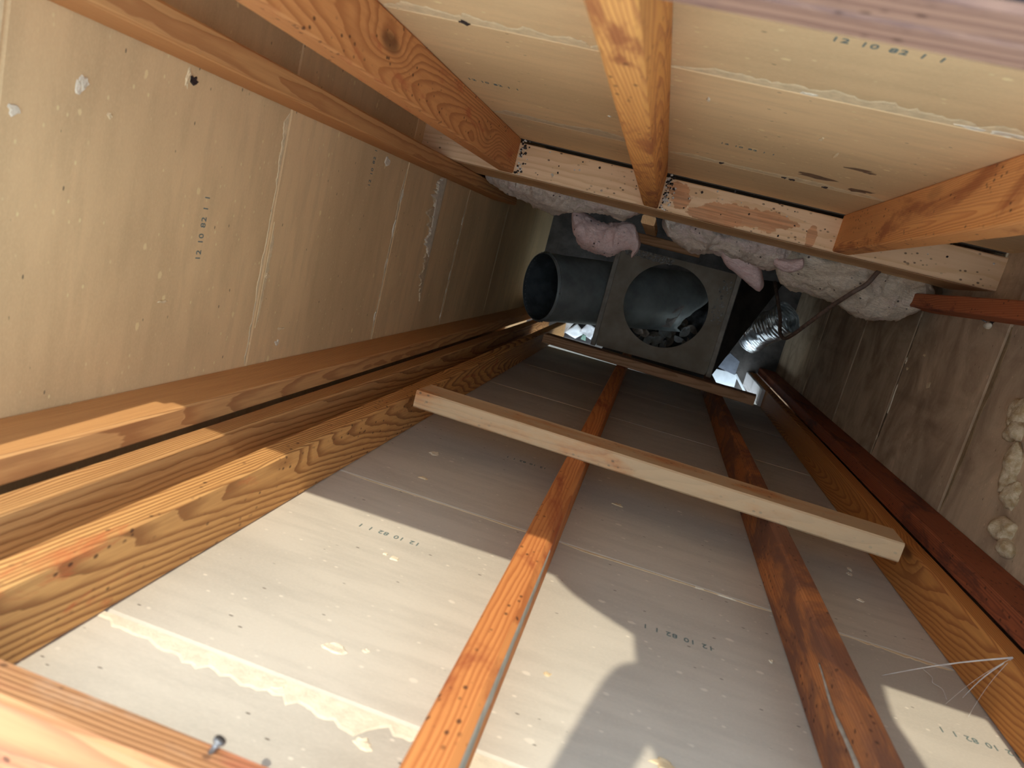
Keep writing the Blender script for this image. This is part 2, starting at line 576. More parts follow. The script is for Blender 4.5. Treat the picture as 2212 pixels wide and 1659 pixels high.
strip('left', .25, .58, 1.17, .012, .020, mat=M_tear_grey, seed=18)
strip('back', .26, .60, 3.26, .050, .044, mat=M_tear, seed=19)
strip('back', .64, 1.064, 3.26, .040, .065, mat=M_tear, seed=20)
strip('back', .26, .60, 2.64, .085, .09, mat=M_tear_grey, seed=21, rough=.35)
strip('back', .64, 1.064, 2.64, .07, .085, mat=M_tear, seed=22, rough=.5)
strip('right', .13, .56, 2.47, .030, .034, mat=plain('damp_edge', (.36, .25, .13), .2, 40, .95), seed=24, rough=.3)
strip('right', .13, .55, 1.92, .012, .02, mat=plain('damp_edge_dark', (.22, .15, .09), .2, 40, .95), seed=25)
# the long pale streak on the left wall
for (ua, ub, wa, wb, sd, mt) in ((.22, .598, .03, .17, 31, M_tear_grey), (.36, .60, .05, .15, 32, M_gyp)):
    strip('left', ua, ub, 2.06 if sd == 31 else 2.075, wa, wb, mat=mt, seed=sd, th=.003 if sd == 31 else .005, rough=1.6, name='peeled_streak')
# white bits along the joints
for k, (sd, u, z, a, b) in enumerate((('left', .51, 2.395, .022, .007), ('left', .43, 2.40, .03, .006), ('left', .33, 2.40, .018, .005), ('left', .19, 2.40, .014, .006),
                                    ('left', .49, 1.80, .016, .007), ('left', .42, 1.80, .012, .006), ('left', .30, 1.80, .018, .008), ('left', .25, 1.8, .012, .006),
                                    ('left', .16, 1.80, .012, .005), ('back', 1.02, 3.272, .022, .009), ('back', 1.05, 3.276, .018, .008), ('back', .98, 3.27, .02, .006), ('back', .80, 3.268, .012, .006),
                                    ('front', .945, 3.026, .018, .003), ('front', .90, 3.026, .010, .002), ('front', 1.09, 3.022, .018, .006),
                                    ('front', .45, 3.60, .012, .008), ('front', .555, 3.632, .012, .008), ('right', .30, 1.93, .05, .008), ('right', .42, 1.93, .012, .006), ('right', .18, 1.92, .012, .006))):
    flake(sd, u, z, a, b, M_gyp, seed=50 + k)
# flakes and patches on the faces
for k, (sd, u, z, a, b, mt) in enumerate((
        ('left', .527, 3.445, .010, .008, M_gyp), ('left', .519, 3.452, .010, .006, M_gyp), ('left', .479, 3.531, .008, .009, M_gyp), ('left', .578, 3.269, .014, .006, M_tear), ('left', .50, 3.40, .004, .005, M_tear),
        ('left', .576, 2.533, .012, .018, M_gyp), ('left', .163, 2.888, .007, .010, M_gyp), ('left', .30, 2.97, .006, .012, M_tear), ('left', .192, 2.885, .003, .018, M_tear), ('left', .26, 3.25, .003, .012, M_tear),
        ('front', .339, 2.771, .010, .016, M_gyp), ('front', .445, 3.273, .007, .007, M_gyp), ('front', .43, 3.268, .004, .004, M_gyp), ('front', 1.23, 2.677, .006, .010, M_tear_front), ('front', 1.222, 2.71, .006, .008, M_tear_front),
        ('front', .994, 3.199, .003, .004, M_gyp), ('front', .468, 3.514, .016, .010, M_tear_front), ('front', .50, 3.50, .005, .003, M_tear_front), ('front', 1.21, 2.84, .008, .005, M_gyp), ('front', .37, 2.93, .010, .006, M_tear_grey), ('front', .74, 2.73, .012, .010, M_tear_grey),
        ('front', .70, 3.42, .005, .004, M_tear_grey), ('front', .84, 3.505, .015, .010, M_tear_grey),
        ('right', .38, 2.149, .012, .014, M_tear_grey), ('right', .45, 2.05, .004, .012, M_tear), ('right', .40, 1.96, .004, .010, M_tear),
        ('back', .53, 2.87, .004, .006, M_gyp), ('back', .69, 3.14, .003, .012, M_gyp), ('back', .90, 2.965, .003, .020, M_tear), ('back', .86, 3.05, .003, .014, M_tear), ('back', .56, 2.42, .008, .012, M_gyp))):
    flake(sd, u, z, a, b, mt, seed=100 + k)
M_stain = plain('water_stain', (.26, .155, .085), .2, 60, .9)
for k, (u, z, a, b) in enumerate(((.955, 2.89, .030, .012), (.975, 2.88, .012, .008), (.915, 2.74, .036, .020), (1.005, 2.69, .022, .022), (1.02, 2.70, .012, .012))):
    flake('back', u, z, a, b, M_stain, seed=300 + k, th=.0004, name='water_stain')
# nail pops along the low back joint and up the sheathing
M_hole = plain('rust_hole', (.05, .035, .03), .2, 100, .8)
for k, (sd, u, z) in enumerate((('back', .745, 2.66), ('back', .87, 2.655), ('back', .885, 2.655), ('back', .95, 2.652), ('back', .37, 3.262), ('right', .565, 2.372), ('left', .578, 3.258))):
    flake(sd, u, z, .007, .011, M_hole, seed=200 + k, th=.003, name='nail_head')
# crumbling gypsum bulging out of the right wall
def lump(o, centre_w, rads, mat, seed, name, amp=.5, sub=4, freq=22):
    bm = bmesh.new()
    bmesh.ops.create_icosphere(bm, subdivisions=sub, radius=1)
    for v in bm.verts:
        n_ = v.co.normalized()
        p = Vector((n_.x * rads[0], n_.y * rads[1], n_.z * rads[2]))
        d = noise.fractal(p * freq + Vector((seed, 0, 0)), .9, 2.1, 4)
        q = p * (1 + amp * d) + Vector(centre_w)
        v.co = to_local(o, q) if o is not None else q
    return from_bm(bm, name, True)


for k, (u, z, su, sz, dep) in enumerate(((.39, 2.635, .030, .03, .014), (.355, 2.655, .022, .028, .012), (.29, 2.70, .055, .022, .016), (.25, 2.735, .03, .03, .014), (.19, 2.75, .02, .03, .02), (.165, 2.78, .016, .026, .018))):
    b_ = board_at('right', z)
    link('crumbled_gypsum', lump(b_, (X1 - .001, u, z), (dep, su, sz), M_crumb, 5 + k, 'crumbled_gypsum', .55), M_crumb, b_)

# printed date stamps on the boards
def stamp(side, u, z, text='12 10 82 1 1', size=.0165, spread=1.1, ang=0.0):
    o = board_at(side, z)
    cu = bpy.data.curves.new('printed_date', 'FONT')
    cu.body = text
    cu.size = size
    cu.space_character = spread
    cu.space_word = 1.5
    cu.extrude = .0002
    cu.resolution_u = 3
    cu.align_x = 'CENTER'
    tmp = bpy.data.objects.new('tmp', cu)
    col.objects.link(tmp)
    me = bpy.data.meshes.new_from_object(tmp.evaluated_get(bpy.context.evaluated_depsgraph_get()))
    bpy.data.objects.remove(tmp)
    bpy.data.curves.remove(cu)
    me.name = 'printed_date'
    t = link('printed_date', me, M_ink, o)
    # text plane: reads to the right for someone facing the wall, inner face is local +y of the board
    p = to_local(o, wpoint(side, u, z, .0004))
    t.matrix_local = Matrix.Translation(p) @ Matrix(((-1, 0, 0), (0, 0, 1), (0, 1, 0))).to_4x4() @ Matrix.Rotation(ang, 4, 'Z')


stamp('front', .410, 3.200)
stamp('front', .860, 3.214)
stamp('front', 1.262, 3.222)
stamp('left', .375, 3.178)
stamp('left', .56, 2.60)
stamp('back', .835, 3.452)
stamp('back', .325, 2.915, size=.0155)
stamp('back', .775, 2.852, size=.0155)
stamp('front', .52, 2.63, size=.0155)

# floor, attic side below the roof, roof deck, ground outside
M_floor = plain('hearth_floor', (.15, .13, .11), .3, 9, .9, 0, .4)
bm = bmesh.new()
box_bm(bm, (.718, .45, -.02), (1.50, .95, .04))
fl = link('floor', from_bm(bm, 'floor'), M_floor)
fl['kind'] = 'structure'
bm = bmesh.new()
box_bm(bm, (.718, .93, 1.14), (1.464, .02, 2.28))
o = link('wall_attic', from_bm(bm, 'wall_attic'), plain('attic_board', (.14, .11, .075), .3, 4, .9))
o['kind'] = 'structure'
bm = bmesh.new()
box_bm(bm, (.718, .8325, 2.30), (1.464, .215, .02))
o = link('attic_light_lid', from_bm(bm, 'attic_light_lid'), M_dark)  # unseen lid added to keep sky light out of the attic gap
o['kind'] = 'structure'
bm = bmesh.new()
box_bm(bm, (.718, 2.45, 3.08), (6.0, 3.38, .04))
o = link('roof_deck', from_bm(bm, 'roof_deck'), plain('roof_shingle', (.16, .15, .14), .3, 14, .95))
o['kind'] = 'structure'
bm = bmesh.new()
box_bm(bm, (.7, -6.2, -.06), (24, 12.3, .04))
o = link('ground', from_bm(bm, 'ground'), plain('yard_ground', (.30, .27, .22), .2, 3, .95))
o['kind'] = 'structure'

# ------------------------------------------------------------------ framing
TOP = 3.785
stud('wall_stud', 'flat-grained stud of the front wall, lowest of the three studs at left', .200, .240, 0, .089, 0, TOP, W_L1, 1)
stud('wall_stud', 'rough stud squeezed between the flat-grained stud and the corner stud, with a round knot', .097, .135, 0, .089, 0, TOP, W_L2, 2)
stud('corner_stud', 'smooth corner stud flat against the left wall, topmost of the three at left', 0, .089, .090, .127, 0, TOP, W_L3, 3, cat='stud')
stud('wall_stud', 'orange-red stud in the middle of the front wall, running under both crosspieces', .615, .655, 0, .089, .60, TOP, W_C, 4, cham={(1, 1): .007})
stud('wall_stud', 'dark mottled red stud right of centre on the front wall with a pale drip line', 1.019, 1.053, 0, .089, .60, TOP, W_R1, 5, cham={(-1, 1): .006, (1, 1): .006})
stud('wall_stud', 'amber stud at the right end of the front wall with a cobweb on its edge', 1.307, 1.346, 0, .089, 0, TOP, W_R2, 6)
stud('corner_stud', 'very dark red stud lying flat against the right wall, bottom right corner', 1.347, X1, .090, .127, 0, TOP, W_R3, 7, cat='stud')
stud('corner_stud', 'plain stud along the top of the left wall, beside a deep black gap', 0, .089, .597, .634, 1.45, TOP, W_UL, 8, cat='stud')
stud('corner_stud', 'short visible end of red stud at the right wall, below the plate and beside insulation', 1.347, X1, .566, .603, 2.0, TOP, W_UL2, 9, cat='stud')
BP = 2.330
U1 = stud('wall_stud', 'knotty orange stud at the left of the upper wall, standing on the stained plate', .217, .257, .636, Y1, BP, 3.734, W_U1, 10)
UC = stud('wall_stud', 'speckled orange stud in the middle of the upper wall, pointing down to the pink insulation', .599, .637, .636, Y1, BP, 3.734, W_UC, 11, cham={(-1, -1): .006})
UR = stud('wall_stud', 'streaked red-brown stud at the right of the upper wall', 1.064, 1.104, .636, Y1, BP, 3.734, W_UR, 12)
# the paint drip on the mottled stud
bm = bmesh.new()
pts = []
for k in range(60):
    z = 3.30 + .46 * k / 59
    pts.append((1.0182, .060 + .006 * noise.noise(Vector((z * 9, 0, 0))) - .012 * (k / 59 - .5), z))
tube_bm(bm, pts, [.0035 * (.35 + .65 * min(1, k / 18)) * (.8 + .4 * noise.noise(Vector((k * .35, 3, 1)))) for k in range(60)], 6)
r1 = [o for o in bpy.data.objects if o.get('label', '').startswith('dark mottled')][0]
me = from_bm(bm, 'paint_drip', True)
dr = link('paint_drip', me, plain('drip_grey', (.46, .41, .33), .2, 60, .8), r1)
dr.matrix_parent_inverse = Matrix.Translation(-r1.location)
# grey waney edge on the centre stud
bm = bmesh.new()
pr = None
for k in range(90):
    z = 3.26 + .52 * k / 89
    w = .018 + .016 * k / 89 + .008 * noise.noise(Vector((z * 22, 1, 1))) + .005 * noise.noise(Vector((z * 70, 1, 1)))
    w *= min(1, k / 10 + .1)
    row = [bm.verts.new((.6552, .083, z)), bm.verts.new((.6562, .080, z)), bm.verts.new((.6562, .080 - w, z)), bm.verts.new((.6550, .079 - w, z))]
    if pr:
        for i in range(3):
            bm.faces.new((pr[i], pr[i + 1], row[i + 1], row[i]))
    pr = row
cs = [o for o in bpy.data.objects if o.get('label', '').startswith('orange-red stud in the middle')][0]
wa = link('waney_edge', from_bm(bm, 'waney_edge'), plain('wane_grey', (.50, .47, .38), .2, 50, .95), cs)
wa.matrix_parent_inverse = Matrix.Translation(-cs.location)

lying('top_plate', 'weathered orange top plate crossing the bottom left corner, red and white scuffs', (0, .0445, 3.805), (X1, .0445, 3.805), .034, .089, W_top, 21)
lying('top_plate', 'upper of the two blurred plates in the top right corner', (0, .680, 3.79), (X1, .680, 3.79), .039, .090, W_back_top, 22)
lying('top_plate', 'lower of the two blurred plates in the top right corner, whitish smears', (0, .680, 3.752), (X1, .680, 3.752), .034, .090, W_back_top, 23)
lying('top_plate', 'top plate over the left wall, just outside the view', (.030, .09, 3.805), (.030, .634, 3.805), .034, .089, W_top, 24)
lying('top_plate', 'top plate over the right wall, just outside the view', (1.376, .09, 3.805), (1.376, .634, 3.805), .034, .089, W_top, 25)
lying('bottom_plate', 'tan horizontal plate with large brown water stains that the upper studs stand on', (-.0, .675, 2.311), (X1, .675, 2.311), .038, .080, W_plate, 26)
lying('rim_joist', 'thin tan edge of the joist under the stained plate', (-.0, .655, 2.172), (X1, .655, 2.172), .238, .040, W_rim, 27)
b1 = lying('crosspiece', 'pale dusty 2x4 crosspiece laid across the middle studs, nearest the camera', (.277, .108, 2.742), (1.251, .108, 2.790), .089, .038, W_brace, 28, cat='crosspiece')
b2 = lying('crosspiece', 'dark brown crosspiece below the holed panel, far down', (.292, .108, 1.172), (1.170, .108, 1.290), .080, .038, W_brace2, 29, cat='crosspiece')
stud('nailer_block', 'short wooden block hanging under the joist between the insulation tufts', .592, .632, .610, .6345, 1.50, 2.053, W_rim, 30, cat='block')
lying('ledger_board', 'short brown ledge above the hole, partly under grey insulation', (.50, .592, 1.475), (.80, .592, 1.475), .045, .034, W_frame, 31, cat='board')

bm = bmesh.new()
box_bm(bm, (.718, .705, 3.8115), (1.436, .132, .003))
tag(link('roofing_felt', from_bm(bm, 'roofing_felt'), plain('felt_black', (.018, .022, .032), .3, 30, .9)), 'black roofing felt on top of the plates in the top right corner', 'felt')
lying('slit_light_blocker', 'added dark board blocking daylight under the front wall behind the lower crosspiece', (.49, .020, .30), (1.05, .020, .30), .60, .030, M_dark, 33, cat='board')  # added to cut the daylight entering under the front wall

plate_o = [o for o in bpy.data.objects if o.get('label', '').startswith('tan horizontal plate')][0]
rg = random.Random(3)
for nm, mt, cnt in (('dark_grit', plain('grit_dark', (.05, .04, .035), .2, 90), 110), ('pale_grit', plain('grit_pale', (.75, .70, .60), .1, 90), 70)):
    bm = bmesh.new()
    for k in range(cnt):
        u = rg.random()
        if u < .35:
            x, y = .262 + abs(rg.gauss(0, .012)), rg.uniform(.637, .722)
        elif u < .75:
            x, y = .641 + abs(rg.gauss(0, .012)), rg.uniform(.637, .722)
        else:
            x, y = rg.uniform(.27, 1.42), rg.uniform(.64, .72)
        q = rg.uniform(.0015, .0045)
        box_bm(bm, (x, y, 2.3305 + q * .4), (q, q * rg.uniform(.6, 1.4), q), Euler((rg.random(), rg.random(), rg.random() * 3)).to_matrix())
    gg = link(nm, from_bm(bm, nm), mt, plate_o)
    gg.matrix_parent_inverse = (Matrix.Translation(plate_o.location) @ plate_o.rotation_euler.to_matrix().to_4x4()).inverted()
    gg['kind'] = 'stuff'

# ------------------------------------------------------------------ insulation
def insul_mat(name, base, c2, seed, tint=None):
    g = NT(name)
    n1 = g.noise(g.coord(scale=(7, 14, 14), loc=(seed, 0, 0)), 1.0, 6, .65, 1.4)
    n2 = g.noise(g.coord(scale=(45, 110, 110), loc=(seed, 2, 0)), 1.0, 6, .75, 2.2)
    sp = g.voro(g.coord(scale=(42, 42, 42)), 1.0)
    spn = g.noise(g.coord(scale=(9, 9, 9), loc=(3, seed, 1)), 1.0, 2)
    c = g.mix(g.ramp(n1, .38, .62), base, c2)
    if tint:
        n3 = g.noise(g.coord(scale=(6, 9, 9), loc=(seed, 7, 0)), 1.0, 4, .6, .8)
        c = g.mix(g.ramp(n3, .52, .64), c, tint)
    c = g.mix(g.ramp(n2, .42, .72, 0, .6), c, shade(c2, .72))
    c = g.mix(g.ramp(n2, .40, .28, 0, .5), c, shade(base, 1.25))
    c = g.mix(g.math('MULTIPLY', g.ramp(sp, .09, .17, .85, 0), g.ramp(spn, .45, .55)), c, (.05, .035, .028))
    sp2 = g.voro(g.coord(scale=(38, 38, 38), loc=(7, 3, 1)), 1.0)
    c = g.mix(g.ramp(sp2, .045, .07, 1, 0), c, (.9, .88, .82))
    g.bump(g.math('ADD', n1, g.math('MULTIPLY', n2, .9)), 1.0, .006)
    m = g.fin(c, 1.0, 0, .05)
    return m


I_grey = insul_mat('insulation_grey', (.92, .78, .62), (.68, .56, .43), 1, (.86, .68, .58))
I_pink = insul_mat('insulation_pink', (.97, .76, .68), (.95, .68, .60), 2)
I_tan = insul_mat('insulation_tan', (.95, .80, .60), (.72, .59, .42), 3, (.86, .70, .55))


def batt(name, label, spine, mat, seed, amp=.35, nu=150, nv=64, freq=11):
    """fluffy closed roll along a spine of (x, y, z, ry, rz)"""
    P = [Vector(s[:3]) for s in spine]
    path = smooth_path(P, 12)
    Rr = smooth_path([Vector((s[3], s[4], 0)) for s in spine], 12)
    m = len(path)
    bm = bmesh.new()
    rings = []
    for i in range(nu + 1):
        t = i / nu * (m - 1)
        k = min(int(t), m - 2)
        f = t - k
        c = path[k].lerp(path[k + 1], f)
        rr = Rr[k].lerp(Rr[k + 1], f)
        e = i / nu
        taper = max(.02, min(1, math.sqrt(max(0, min(e, 1 - e) * 9))))
        ring = []
        for j in range(nv):
            a = 2 * pi * j / nv
            d = Vector((0, cos(a) * rr.x, sin(a) * rr.y)) * taper
            q = c + d
            w = noise.fractal(q * freq + Vector((seed * 5, 0, 0)), .8, 2.2, 5)
            w2 = noise.noise(q * 6 + Vector((0, seed * 3, 0)))
            w3 = abs(noise.noise(q * 34 + Vector((seed, 2, 0))))
            w4 = noise.noise(q * 85 + Vector((0, 0, seed)))
            s_ = 1 + amp * w + .35 * w2 - amp * .55 * w3 + amp * .22 * w4
            sh = Vector((noise.noise(q * 20 + Vector((3, seed, 0))), 0, 0)) * .012
            ring.append(bm.verts.new(c + d * s_ + sh))
        rings.append(ring)
    for i in range(nu):
        for j in range(nv):
            bm.faces.new((rings[i][j], rings[i][(j + 1) % nv], rings[i + 1][(j + 1) % nv], rings[i + 1][j]))
    bm.faces.new(rings[0][::-1])
    bm.faces.new(rings[-1])
    o = link(name, from_bm(bm, name, True), mat)
    return tag(o, label, 'insulation')


batt('insulation_batt', 'grey dirty insulation edge sagging under the plate at left, beside the left wall',
     [(.09, .645, 1.98, .03, .06), (.20, .640, 1.95, .05, .09), (.32, .640, 1.96, .055, .09), (.45, .645, 1.98, .045, .07), (.585, .648, 2.00, .035, .05)], I_grey, 1)
batt('insulation_tuft', 'pink tuft of insulation hanging left of the wooden block',
     [(.37, .600, 1.90, .03, .05), (.43, .550, 1.87, .045, .06), (.50, .545, 1.87, .05, .06), (.56, .572, 1.90, .04, .05), (.595, .548, 1.90, .022, .035), (.588, .515, 1.90, .014, .02)], I_pink, 2, amp=.3)
batt('insulation_batt', 'grey brown insulation between the wooden block and the right pink tuft',
     [(.645, .640, 1.97, .03, .06), (.74, .625, 1.95, .045, .08), (.85, .622, 1.94, .05, .09), (.95, .630, 1.95, .05, .08), (1.04, .645, 1.97, .04, .06)], I_grey, 3)
batt('insulation_tuft', 'smooth pink roll of insulation drooping right of the round hole',
     [(.825, .605, 1.95, .015, .03), (.87, .588, 1.93, .030, .04), (.92, .568, 1.91, .036, .045), (.965, .547, 1.90, .034, .045), (.985, .532, 1.90, .020, .03)], I_pink, 4, amp=.13, freq=8)
batt('insulation_batt', 'large tan grey insulation mass bulging at right behind the brown cable',
     [(.99, .615, 1.98, .045, .06), (1.08, .595, 1.96, .065, .08), (1.18, .595, 1.97, .065, .09), (1.27, .588, 1.97, .075, .09), (1.345, .590, 2.00, .065, .08), (1.40, .615, 2.06, .035, .06)], I_tan, 5, amp=.22)
batt('insulation_tuft', 'small pinkish scrap of insulation caught between the pink roll and the plate',
     [(.985, .600, 2.03, .012, .02), (1.02, .596, 2.03, .02, .025), (1.065, .612, 2.04, .016, .02)], I_pink, 6, amp=.3, nu=40, nv=24)

# ------------------------------------------------------------------ cable
bm = bmesh.new()
cpts = smooth_path([(1.262, .650, 2.04), (1.235, .628, 2.10), (1.216, .593, 2.115), (1.192, .563, 2.10), (1.169, .510, 2.0), (1.146, .449, 1.9), (1.132, .402, 1.8), (1.126, .384, 1.72), (1.118, .401, 1.66), (1.118, .443, 1.58), (1.105, .497, 1.5), (1.09, .56, 1.4)], 10)
tube_bm(bm, cpts, .0062, 10)
tag(link('electric_cable', from_bm(bm, 'electric_cable', True), plain('cable_sheath', (.20, .135, .10), .25, 60, .5, 0, .1)), 'brown cable coming out of the insulation and looping down beside the foil duct', 'cable')

# ------------------------------------------------------------------ firestop panel with a round hole
pz = .90
px0, px1, py0, py1 = .487, 1.004, .105, .566
hc, hr = Vector((.742, .355)), .186
M_panel = plain('panel_rusty', (.40, .34, .25), .25, 7, .75, .1, .35, col2=(.26, .205, .14))
pan = empty('holed_panel', (hc.x, hc.y, pz))
tag(pan, 'rusty flat panel with a large round hole at the bottom of the chase', 'panel')


def add_child(o, parent):
    o.parent = parent
    o.matrix_parent_inverse = Matrix.Translation(-parent.location)
    return o


bm = bmesh.new()
N = 72
for zz in (pz - .008, pz):
    pass
inn_t, out_t, inn_b, out_b = [], [], [], []
for k in range(N):
    a = 2 * pi * k / N + pi / 4
    d = Vector((cos(a), sin(a)))
    # square rim point
    tx = (px1 - hc.x) / d.x if d.x > 1e-6 else ((px0 - hc.x) / d.x if d.x < -1e-6 else 9)
    ty = (py1 - hc.y) / d.y if d.y > 1e-6 else ((py0 - hc.y) / d.y if d.y < -1e-6 else 9)
    t = min(tx, ty)
    q = hc + d * t
    p = hc + d * hr
    inn_t.append(bm.verts.new((p.x, p.y, pz)))
    out_t.append(bm.verts.new((q.x, q.y, pz)))
    inn_b.append(bm.verts.new((p.x, p.y, pz - .006)))
    out_b.append(bm.verts.new((q.x, q.y, pz - .006)))
for k in range(N):
    j = (k + 1) % N
    bm.faces.new((inn_t[k], out_t[k], out_t[j], inn_t[j]))
    bm.faces.new((inn_b[k], inn_b[j], out_b[j], out_b[k]))
    bm.faces.new((inn_t[k], inn_t[j], inn_b[j], inn_b[k]))
    bm.faces.new((out_t[k], out_b[k], out_b[j], out_t[j]))
add_child(link('panel_sheet', from_bm(bm, 'panel_sheet'), M_panel), pan)
for xx in (px0 - .011, px1 + .006):
    bm = bmesh.new()
    box_bm(bm, (xx, (py0 + py1) / 2, pz - .02), (.022, py1 - py0 + .01, .055), bev=.003)
    add_child(link('panel_flange', from_bm(bm, 'panel_flange'), plain('flange_grey', (.48, .42, .33), .2, 15, .7, .2)), pan)
# rusty knot and grit on the panel
bm = bmesh.new()
for k in range(60):
    a = random.random()
    box_bm(bm, (random.uniform(.94, .99), random.uniform(.34, .53), pz + .002), (random.uniform(.002, .007),) * 3, Euler((random.random() * 3, random.random() * 3, 0)).to_matrix())
for k in range(150):
    box_bm(bm, (random.uniform(.50, .72), random.uniform(.535, .562), pz + .003), (random.uniform(.002, .012), random.uniform(.002, .006), .006), Euler((random.random(), random.random(), random.random() * 3)).to_matrix())
gr = add_child(link('grit', from_bm(bm, 'grit'), plain('grit_grey', (.6, .57, .5), .3, 80, .9)), pan)
gr['kind'] = 'stuff'

# dark metal sheet leaning off the right side of the panel
def sheet(name, label, quad, th, mat, cat, bev=0):
    q = [Vector(p) for p in quad]
    n_ = (q[1] - q[0]).cross(q[2] - q[0]).normalized() * th
    bm = bmesh.new()
    a = [bm.verts.new(p) for p in q]
    b = [bm.verts.new(p + n_) for p in q]
    bm.faces.new(a[::-1])
    bm.faces.new(b)
    k = len(q)
    for i in range(k):
        j = (i + 1) % k
        bm.faces.new((a[i], a[j], b[j], b[i]))
    o = link(name, from_bm(bm, name), mat)
    return tag(o, label, cat)


M_black = plain('blackened_metal', (.06, .05, .045), .3, 12, .6, .3, .2)
sheet('side_sheet', 'blackened side sheet slanting down right of the holed panel', [(1.022, .115, .87), (1.040, .110, .66), (1.225, .588, .66), (1.022, .562, .87)], .006, M_black, 'sheet')

# ------------------------------------------------------------------ big round flue pipe lying under the panel
P0, P1 = Vector((.172, .295, .92)), Vector((.880, .385, .31))
ax = (P1 - P0).normalized()
ua = ax.cross(Vector((0, 1, 0))).normalized()
ub = ax.cross(ua)
RP = .155
M_flue = plain('flue_galvanized', (.42, .46, .43), .2, 9, .5, .35, .15, stretch=(1, 1, 1))
pipe = empty('flue_pipe', P0)
tag(pipe, 'big dark round flue pipe lying slanted under the left of the holed panel', 'pipe')
bm = bmesh.new()
n, seg = 64, 30
L = (P1 - P0).length
outr, inr = [], []
for i in range(seg + 1):
    t = i / seg
    ro, ri = [], []
    for k in range(n):
        a = 2 * pi * k / n
        LL = L
        dirv = ua * cos(a) + ub * sin(a)
        cut = 0
        # torn far end: a bite on the camera side
        low = max(0.0, dirv.dot(Vector((.35, -.6, .72)).normalized()))
        LL = L * (1 - .20 * low ** 3) + .015 * noise.noise(dirv * 6)
        bead = .004 * math.exp(-((t - .06) / .012) ** 2) + .003 * math.exp(-((t - .5) / .01) ** 2)
        c = P0 + ax * LL * t
        ro.append(bm.verts.new(c + dirv * (RP + bead)))
        ri.append(bm.verts.new(c + dirv * (RP - .003)))
    outr.append(ro)
    inr.append(ri)
for i in range(seg):
    for k in range(n):
        j = (k + 1) % n
        bm.faces.new((outr[i][k], outr[i][j], outr[i + 1][j], outr[i + 1][k]))
        bm.faces.new((inr[i][k], inr[i + 1][k], inr[i + 1][j], inr[i][j])).material_index = 1
for k in range(n):
    j = (k + 1) % n
    bm.faces.new((outr[0][k], inr[0][k], inr[0][j], outr[0][j]))
    bm.faces.new((outr[seg][k], outr[seg][j], inr[seg][j], inr[seg][k]))
add_child(link('pipe_wall', from_bm(bm, 'pipe_wall', True), [M_flue, plain('flue_inner_shade', (.10, .115, .12), .3, 12, .8)]), pipe)  # inner faces coloured dark so the pipe mouth reads as shaded
# crimped ring at the mouth
bm = bmesh.new()
ring = [P0 + ax * .012 + (ua * cos(2 * pi * k / 96) + ub * sin(2 * pi * k / 96)) * (RP + (.004 if k % 2 else .0)) for k in range(97)]
tube_bm(bm, ring, .004, 6)
add_child(link('crimped_rim', from_bm(bm, 'crimped_rim', True), M_flue), pipe)

# torn flap at the end of the pipe
fl_q = [(.689, .255, .56), (.698, .300, .575), (.718, .338, .58), (.771, .357, .575), (.836, .368, .565), (.82, .307, .555), (.799, .247, .55), (.725, .236, .55)]
bm = bmesh.new()
cen = Vector((.765, .300, .59))
n_f = len(fl_q)
vt = [bm.verts.new(p) for p in fl_q]
vm = [bm.verts.new(Vector(p).lerp(cen, .5) + Vector((0, 0, .012 * (-1) ** k))) for k, p in enumerate(fl_q)]
vc = bm.verts.new(cen)
for k in range(n_f):
    j = (k + 1) % n_f
    bm.faces.new((vt[k], vt[j], vm[j], vm[k]))
    bm.faces.new((vm[k], vm[j], vc))
o = link('torn_flap', from_bm(bm, 'torn_flap'), plain('flap_paper', (.55, .50, .44), .25, 20, .7, .1, .3))
sm = o.modifiers.new('thick', 'SOLIDIFY')
sm.thickness = .003
add_child(o, pipe)

# ------------------------------------------------------------------ leaves heaped under the hole
M_leaf = plain('dry_leaf', (.38, .365, .33), .3, 40, .8, 0, .2, col2=(.24, .225, .2))
M_leaf2 = plain('dry_leaf_brown', (.26, .20, .15), .3, 40, .8, 0, .2)


def leaf_mesh(seed):
    rnd = random.Random(seed)
    bm = bmesh.new()
    L, W = .075, .024
    rows = []
    n = 8
    curl = rnd.uniform(.3, 1.0)
    fold = rnd.uniform(.2, .9)
    for i in range(n + 1):
        t = i / n
        w = W * sin(pi * (t * .94 + .03)) ** .8
        a = (t - .5) * curl * 2
        x, z = L * (t - .5), .020 * curl * (1 - cos(a * 2))
        rows.append([bm.verts.new((x, s * w, z + abs(s) * w * fold)) for s in (-1, -.5, 0, .5, 1)])
    for i in range(n):
        for j in range(4):
            bm.faces.new((rows[i][j], rows[i][j + 1], rows[i + 1][j + 1], rows[i + 1][j]))
    return from_bm(bm, 'dry_leaf', True)


lm = [leaf_mesh(s) for s in range(4)]
for k, m_ in enumerate(lm):
    m_.materials.append(M_leaf if k % 3 else M_leaf2)
rnd = random.Random(5)
spots = [(.64, .17), (.68, .20), (.70, .12), (.73, .16), (.75, .21), (.77, .13), (.80, .17), (.82, .22), (.84, .14), (.87, .18), (.90, .22), (.66, .13), (.72, .22),
         (.79, .24), (.85, .23), (.92, .16), (.69, .16), (.81, .11), (.76, .18), (.88, .25), (.94, .25), (.62, .22), (.74, .11), (.83, .18)]
for k, (x, y) in enumerate(spots):
    o = bpy.data.objects.new('dry_leaf', lm[k % 4])
    col.objects.link(o)
    o.location = (x, y, .115 + .03 * rnd.random())
    o.rotation_euler = (rnd.uniform(-.8, .8), rnd.uniform(-.6, .6), rnd.uniform(0, 6.28))
    tag(o, 'curled dry grey leaf in the heap seen through the round hole', 'leaf', 'dry leaves under the round hole')
